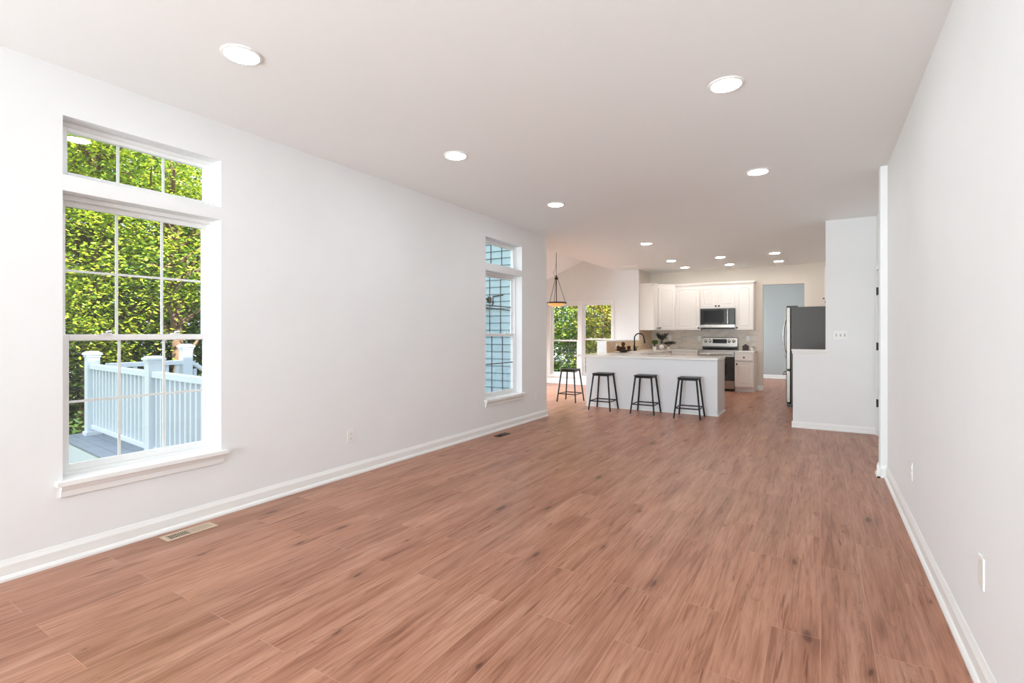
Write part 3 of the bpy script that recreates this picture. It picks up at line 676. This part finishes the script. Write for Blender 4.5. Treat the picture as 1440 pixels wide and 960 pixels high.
for i, (x, y, z) in enumerate([(-.075, -.04, .043), (.035, -.035, .043), (-.02, .055, .043), (-.10, .05, .055), (.085, .045, .05), (.0, .01, .125), (.03, -.11, .055)]):
    if p0 is None:
        m = MB()
        for kx in range(9):
            zz = kx*.0085; r = .034*math.sin(PI*(.16+.8*kx/9))+.004
            for j in range(8):
                a = 2*PI*j/8+kx*.4; c, s_ = math.cos(a), math.sin(a)
                m.add([(0, 0, zz), (r*math.cos(a-.38), r*math.sin(a-.38), zz+.008), (r*1.12*c, r*1.12*s_, zz+.014), (r*math.cos(a+.38), r*math.sin(a+.38), zz+.008), (0, 0, zz+.016)],
                      [(0, 1, 2), (0, 2, 3), (4, 2, 1), (4, 3, 2), (0, 4, 1), (0, 3, 4)])
        m.tube([(0, 0, 0), (0, 0, .075)], [.014, .004], 8)
        o = m.build('pine_cone', M['brown']); tag(o, 'brown pine cone resting on the dark plate', 'pine cone', 'pine cones on the plate'); p0 = o
    else: o = p0.copy(); C.objects.link(o)
    o.location = (-3.33+x, 9.62+y, CT+z); o.rotation_euler = (random.uniform(-.5, .5), random.uniform(-.4, .4), random.uniform(0, 6))
m = MB(); m.prism([(-.062, 0), (.062, 0), (.062, .085), (.078, .088), (0, .145), (-.078, .088), (-.062, .085)], -.02, .02, 'xz')
t = m.build('house_ornament', M['walnut'], bevel=.003); t.location = (-1.40, 12.05, CT); tag(t, 'small dark wooden house shaped ornament beside a cup', 'ornament')
m = MB(); m.box(-.02, .02, -.024, -.018, .0, .05); [m.box(x-.012, x+.012, -.024, -.0195, .06, .08) for x in (-.03, .03)]; m.build('door_and_windows', M['bronze'], t)
t = thing('small_cup', 'small white cup with dark filling beside the house ornament', 'cup', (-1.26, 12.02, CT))
MB().lathe([(.028, 0), (.040, .02), (.044, .075), (.040, .075), (.036, .03)], n=24).build('cup_body', M['pot'], t); MB().lathe([(.040, .055), (.041, .078), (.02, .084)], n=20).build('filling', M['soil'], t)

# ------------------------------------------------------------------ bar stools
def stool(label, loc, rz=0):
    t = thing('bar_stool', label, 'stool', loc, rz, 'black metal backless bar stools')
    h = .150; m = MB(); c = []
    for i in range(4):
        sx, sy = ((1, 1), (-1, 1), (-1, -1), (1, -1))[i]; nx, ny = ((-1, 1), (-1, -1), (1, -1), (1, 1))[i]
        for a in (0, 30, 60, 90):
            g = math.radians(a+i*90); c.append((sx*(h-.03)+.03*math.cos(g), sy*(h-.03)+.03*math.sin(g)))
    m.prism(c, .585, .605, 'xy'); m.build('seat', M['black'], t, .005)
    f = MB(); b = .118
    for x0, y0, x1, y1 in ((-b, -b, b, -b), (b, -b, b, b), (b, b, -b, b), (-b, b, -b, -b)): f.tube([(x0, y0, .572), (x1, y1, .572)], .011, 8)
    f.build('seat_frame', M['black'], t)
    for sx, sy in ((1, 1), (-1, 1), (-1, -1), (1, -1)):
        l = MB().tube([(sx*.125, sy*.125, .59), (sx*.130, sy*.130, .54), (sx*.186, sy*.186, .012)], [.016, .0145, .0125], 10).build('leg', M['black'], t)
        MB().lathe([(.013, 0), (.0135, .014), (.011, .018)], (sx*.187, sy*.187, 0), 12).build('foot', M['blk2'], l)
    zr = .15; r = .130+(.54-zr)/.528*.056
    for x0, y0, x1, y1 in ((-r, -r, r, -r), (r, -r, r, r), (r, r, -r, r), (-r, r, -r, -r)):
        MB().tube([(x0, y0, zr), (x1, y1, zr)], .0095, 8).build('footrest_bar', M['black'], t)
    return t
s0 = stool('black bar stool in the nook beyond the peninsula end', (-3.96, 8.50, 0))
dup(s0, (-3.08, 7.90, 0), 0, 'leftmost black stool in front of the peninsula panel')
dup(s0, (-2.365, 7.88, 0), 0, 'middle of three black stools before the peninsula')
dup(s0, (-1.685, 7.83, 0), .03, 'rightmost black stool near the peninsula corner')

# ------------------------------------------------------------------ chandelier
CX, CY = -4.78, 9.55
t = thing('pendant_lamp', 'bronze pendant lamp with an amber glass bowl', 'pendant lamp', (CX, CY, 1.80))
zc = z_at(CX)-1.80
MB().lathe([(.0, zc-.03), (.05, zc-.03), (.065, zc-.005), (.065, zc+.01)], n=24).build('canopy', M['bronze'], t)
m = MB(); z = .66; i = 0
while z < zc-.035:
    pr = [(.007*math.cos(a), 0, z+.016+.018*math.sin(a)) for a in [2*PI*j/10 for j in range(11)]]
    if i % 2: pr = [(0, x, q) for x, _, q in pr]
    m.tube(pr, .0022, 5, cap=False); z += .029; i += 1
m.build('chain', M['bronze'], t)
m = MB(); m.tube([(.0, .0, zc-.04), (-.012, .012, zc-.3), (-.03, .02, .85), (-.07, .0, .76), (-.02, 0, .66)], .003, 6); m.build('cord', M['bronze'], t)
m = MB(); m.tube([(0, 0, .12), (0, 0, .62)], .009, 10); m.lathe([(.012, .60), (.038, .615), (.045, .635), (.02, .65), (.012, .69)], n=20); m.build('stem', M['bronze'], t)
for i in range(3):
    a = 2*PI*i/3+.2; MB().tube([(.03*math.cos(a), .03*math.sin(a), .62), (.195*math.cos(a), .195*math.sin(a), .115)], .005, 8).build('support_rod', M['bronze'], t)
MB().lathe([(.190, .095), (.218, .095), (.222, .118), (.205, .125), (.190, .118)], n=40, closed=True).build('rim', M['bronze'], t)
MB().lathe([(.01, .025), (.07, .031), (.13, .048), (.175, .074), (.195, .108), (.188, .108), (.165, .08), (.12, .056), (.06, .04), (.008, .034)], n=40, closed=True).build('glass_bowl', M['amber'], t)
MB().lathe([(.006, .005), (.014, .012), (.012, .022), (.004, .028)], n=14).build('finial', M['bronze'], t)

# ------------------------------------------------------------------ outside
m = MB(); m.box(-40, 30, -25, 45, -1.9, -1.6); o = struct(m.build('ground_outside', M['grass']), 'dark green ground below the deck and trees', 'ground')
# unseen upper storey, added to keep sun off the deck
m = MB(); m.box(XL-.18, 2.2, Y0-.15, 16.0, H+.26, 5.6); struct(m.build('wall_shade_storey', M['siding']), 'unseen upper storey added above the living room to shade the deck', 'wall')
# siding
m = MB(); pts = []; z = -.6
while z < 3.5:
    m.prism([(6.60, z), (6.612, z+.099), (6.64, z+.099), (6.64, z+.113), (6.66, z+.113), (6.66, z)], NX-.15, XL-.18, 'yz'); z += .113
struct(m.build('wall_exterior', M['siding']), 'pale blue lap siding seen through the far window', 'wall')
t = thing('outdoor_lamp', 'dark round outdoor lamp on the blue siding', 'lamp', (-4.50, 6.62, 1.80))
MB().lathe([(.055, .01), (.055, -.01), (.04, -.025), (.012, -.03)], n=24, axis='y').build('mount', M['bronze'], t)
MB().tube([(0, -.03, 0), (-.03, -.11, .02), (-.06, -.14, -.03)], .012, 10).build('arm', M['bronze'], t)
MB().lathe([(.02, .02), (.04, -.02), (.058, -.12), (.05, -.12), (.03, -.03)], (-.06, -.14, -.04), 20).build('lamp_shade', M['bronze'], t)
m = MB(); m.tube([(-4.24, 6.60, 1.865), (-4.425, 6.60, 1.85), (-4.425, 6.60, 1.74), (-4.44, 6.60, 1.71), (-4.48, 6.60, 1.695)], .010, 8)
tag(m.build('wall_conduit', M['bronze']), 'bent dark conduit next to the outdoor lamp', 'conduit')
m = MB(); m.tube([(-4.60, 6.59, 1.68), (-4.1, 6.59, 1.62)], .008, 8); tag(m.build('wall_cable', M['bronze']), 'thin dark cable sloping just below the outdoor lamp', 'cable')

# deck and railings
A, B_, D_ = Vector((-7.93, 2.63, 0)), Vector((-5.87, 2.46, 0)), Vector((-3.98, 2.30, 0)); Cc = Vector((-7.93, 3.74, 0))
u = (D_-A).normalized(); nrm = Vector((u.y, -u.x, 0))
E1, E2 = A+nrm*.30-u*.22, D_+nrm*.30+u*.20
m = MB()
yy0 = 0; nb = 30
for i in range(nb):
    a, b = i/nb, (i+.96)/nb
    # boards run along x; front edge follows the railing line
    L0 = Vector((E1.x, E1.y, 0)); L1 = Vector((-3.76, E2.y, 0)); T0 = Vector((E1.x, 6.63, 0)); T1v = Vector((-3.76, 6.63, 0))
    p = [L0.lerp(T0, a), L1.lerp(T1v, a), L1.lerp(T1v, b), L0.lerp(T0, b)]
    m.prism([(q.x, q.y) for q in p], -.055, -.03, 'xy')
t = m.build('deck', M['deck']); struct(t, 'blue grey deck boards behind the white railing', 'deck')
m = MB(); q0 = E1; q1 = Vector((-3.76, E2.y, 0))
for s_, (z0_, z1_) in enumerate(((-.33, -.056),)):
    m.prism([(q0.x, q0.y), (q1.x, q1.y), (q1.x, q1.y+.03), (q0.x, q0.y+.03)], z0_, z1_+.02, 'xy'); m.box(E1.x, E1.x+.03, E1.y, 6.63, z0_, z1_+.02)
m.build('fascia', M['rail'], t)
for x, y in ((-7.9, 2.6), (-7.9, 4.6), (-5.9, 2.55), (-4.0, 2.45)):
    MB().box(x-.06, x+.06, y-.0, y+.12, -1.6, -.06).build('deck_post', M['rail'], t)
def post(parent, p, ang, h=1.02, w=.064, zb=-.03):
    m = MB(); m.box(-w, w, -w, w, zb, zb+h); q = m.build('post', M['rail'], parent); q.location = (p.x, p.y, 0); q.rotation_euler = (0, 0, ang)
    m = MB(); c = w+.022
    m.box(-c, c, -c, c, zb+h, zb+h+.02); m.add([(-c, -c, zb+h+.02), (c, -c, zb+h+.02), (c, c, zb+h+.02), (-c, c, zb+h+.02), (-w*.8, -w*.8, zb+h+.045), (w*.8, -w*.8, zb+h+.045), (w*.8, w*.8, zb+h+.045), (-w*.8, w*.8, zb+h+.045)],
        [(0, 1, 5, 4), (1, 2, 6, 5), (2, 3, 7, 6), (3, 0, 4, 7), (4, 5, 6, 7)]); m.box(-w-.01, w+.01, -w-.01, w+.01, zb+h-.03, zb+h)
    m.build('post_cap', M['rail'], q, .004)
    MB().box(-w-.018, w+.018, -w-.018, w+.018, zb, zb+.05).build('post_skirt', M['rail'], q, .006)
def section(parent, p, q, drop=0):
    p, q = Vector(p), Vector(q); d = q-p; L_ = d.length; a = math.atan2(d.y, d.x)
    def mk(nm, mb):
        o = mb.build(nm, M['rail'], parent, .004); o.location = (p.x, p.y, 0); o.rotation_euler = (0, 0, a)
    for nm, z0_, z1_, w_2 in (('top_rail', .815, .875, .042), ('bottom_rail', .055, .105, .026)):
        m = MB(); m.add([(.06, -w_2, z0_), (L_-.06, -w_2, z0_-drop), (L_-.06, w_2, z0_-drop), (.06, w_2, z0_), (.06, -w_2, z1_), (L_-.06, -w_2, z1_-drop), (L_-.06, w_2, z1_-drop), (.06, w_2, z1_)],
                        [(0, 3, 2, 1), (4, 5, 6, 7), (0, 1, 5, 4), (1, 2, 6, 5), (2, 3, 7, 6), (3, 0, 4, 7)]); mk(nm, m)
    n = int((L_-.12)/.118)
    for i in range(n):
        x = .06+(L_-.12)*(i+.5)/n; dz = drop*x/L_
        m = MB(); m.box(x-.019, x+.019, -.019, .019, .10-dz, .82-dz); o = m.build('baluster', M['rail'], parent); o.location = (p.x, p.y, 0); o.rotation_euler = (0, 0, a)
au = math.atan2(u.y, u.x)
t = thing('deck_railing', 'white railing with capped posts running toward the house', 'railing', (0, 0, 0))
for p in (A, B_, D_): post(t, p, au)
section(t, A, B_); section(t, B_, D_)
t = thing('deck_railing', 'white railing section along the far side of the deck', 'railing', (0, 0, 0))
post(t, Cc, 0, 1.09); post(t, Vector((-7.93, 6.4, 0)), 0, 1.02, zb=-1.6); section(t, A+Vector((0, .09, 0)), Cc); section(t, Cc, (-7.93, 6.4, 0), 1.75)

# trees
def tree(label, base, hgt, crown_, leafm, nclus, per, ln, wd, seed, trunk_r=.16):
    rnd = random.Random(seed); t = thing('tree', label, 'tree', base, 0, 'trees around the house')
    tr = MB(); top = Vector((rnd.uniform(-.4, .4), rnd.uniform(-.4, .4), hgt*.85))
    pts = [Vector((0, 0, -.1)), Vector((top.x*.2+.1, top.y*.3, hgt*.3)), Vector((top.x*.7-.1, top.y*.6, hgt*.6)), top]
    tr.tube(pts, [trunk_r, trunk_r*.8, trunk_r*.5, trunk_r*.2], 10)
    cx, cy, cz, rx, ry, rz_ = crown_
    cl = []
    for i in range(nclus):
        while 1:
            q = Vector((rnd.uniform(-1, 1), rnd.uniform(-1, 1), rnd.uniform(-1, 1)))
            if .35 < q.length < 1: break
        cl.append(Vector((cx+q.x*rx, cy+q.y*ry, cz+q.z*rz_)))
    for c in cl[:min(nclus, 70)]:
        h0 = min(max(c.z-rnd.uniform(.3, 1.2), hgt*.12), hgt*.8)/(hgt*.85)
        s_ = Vector((top.x*h0, top.y*h0, hgt*.85*h0)); mid = (s_+c)/2+Vector((rnd.uniform(-.2, .2), rnd.uniform(-.2, .2), rnd.uniform(0, .3)))
        tr.tube([s_, mid, c], [trunk_r*.28, trunk_r*.16, .006], 5)
    tr.build('trunk', M['bark'], t)
    lf = MB(); V = lf.v; F = lf.f
    for c in cl:
        sg = rnd.uniform(.18, .34)*max(1, ln/.12)
        for j in range(per):
            p = c+Vector((rnd.gauss(0, sg), rnd.gauss(0, sg), rnd.gauss(0, sg*.6)))
            a = rnd.uniform(0, 2*PI); d = Vector((math.cos(a), math.sin(a), rnd.uniform(-.9, .25))).normalized()
            s_ = Vector((-d.y, d.x, rnd.uniform(-.5, .5))).normalized(); nn = s_.cross(d); l_ = ln*rnd.uniform(.7, 1.25); w_ = wd*rnd.uniform(.7, 1.2)
            o = len(V); V += [tuple(p), tuple(p+d*l_*.45+s_*w_*.5+nn*w_*.18), tuple(p+d*l_), tuple(p+d*l_*.45-s_*w_*.5+nn*w_*.18)]
            F += [(o, o+1, o+2), (o, o+2, o+3)]
    lf.mi = [0]*len(F); lf.sm = [False]*len(F)
    lf.build('foliage', M[leafm], t, fix=False)
tree('yellow green tree leaning over the deck, nearest window', (-10.6, 3.4, -1.6), 7.2, (0.2, 0.2, 4.9, 2.0, 1.9, 2.6), 'leafA', 300, 150, .082, .046, 1)
tree('green tree behind the white deck post', (-11.4, 5.8, -1.6), 7.0, (0, 0, 3.6, 2.1, 1.9, 2.9), 'leafB', 300, 150, .082, .046, 2)
tree('slender brown trunk with sparse leaves just beyond the deck', (-9.2, 4.25, -1.6), 6.2, (0, 0, 4.7, 1.3, 1.3, 1.5), 'leafB', 46, 45, .08, .045, 9, .13)
tree('dark leafy tree filling the window background', (-14.6, 3.8, -1.6), 9.0, (0, 0, 4.2, 2.2, 3.8, 4.8), 'leafC', 240, 90, .22, .13, 3, .25)
tree('dark tree low behind the deck railing', (-14.5, 9.4, -1.6), 8.5, (0, 0, 3.7, 2.0, 2.8, 4.2), 'leafC', 170, 90, .22, .13, 4, .25)
tree('dense dark shrub left of the white deck post', (-10.3, 2.0, -1.6), 3.2, (0, 0, 1.7, 1.3, 1.1, 1.6), 'leafC', 110, 80, .11, .065, 11, .06)
tree('dark shrub behind the middle of the deck railing', (-11.9, 5.0, -1.6), 3.6, (0, 0, 1.8, 1.2, 1.9, 1.7), 'leafC', 130, 80, .12, .07, 12, .06)
tree('bright green tree outside the left nook window', (-9.6, 17.5, -1.6), 7.0, (0, 0, 3.3, 2.0, 1.6, 3.0), 'leafB', 170, 70, .15, .09, 5)
tree('yellow leaved tree outside the right nook window', (-6.9, 18.5, -1.6), 7.0, (0, 0, 3.4, 1.9, 1.6, 3.0), 'leafD', 170, 70, .15, .09, 6)
tree('large green tree farthest behind the nook windows', (-9.0, 23.6, -1.6), 8.0, (0, 0, 3.6, 4.5, 1.8, 3.6), 'leafA', 220, 80, .24, .14, 8, .25)
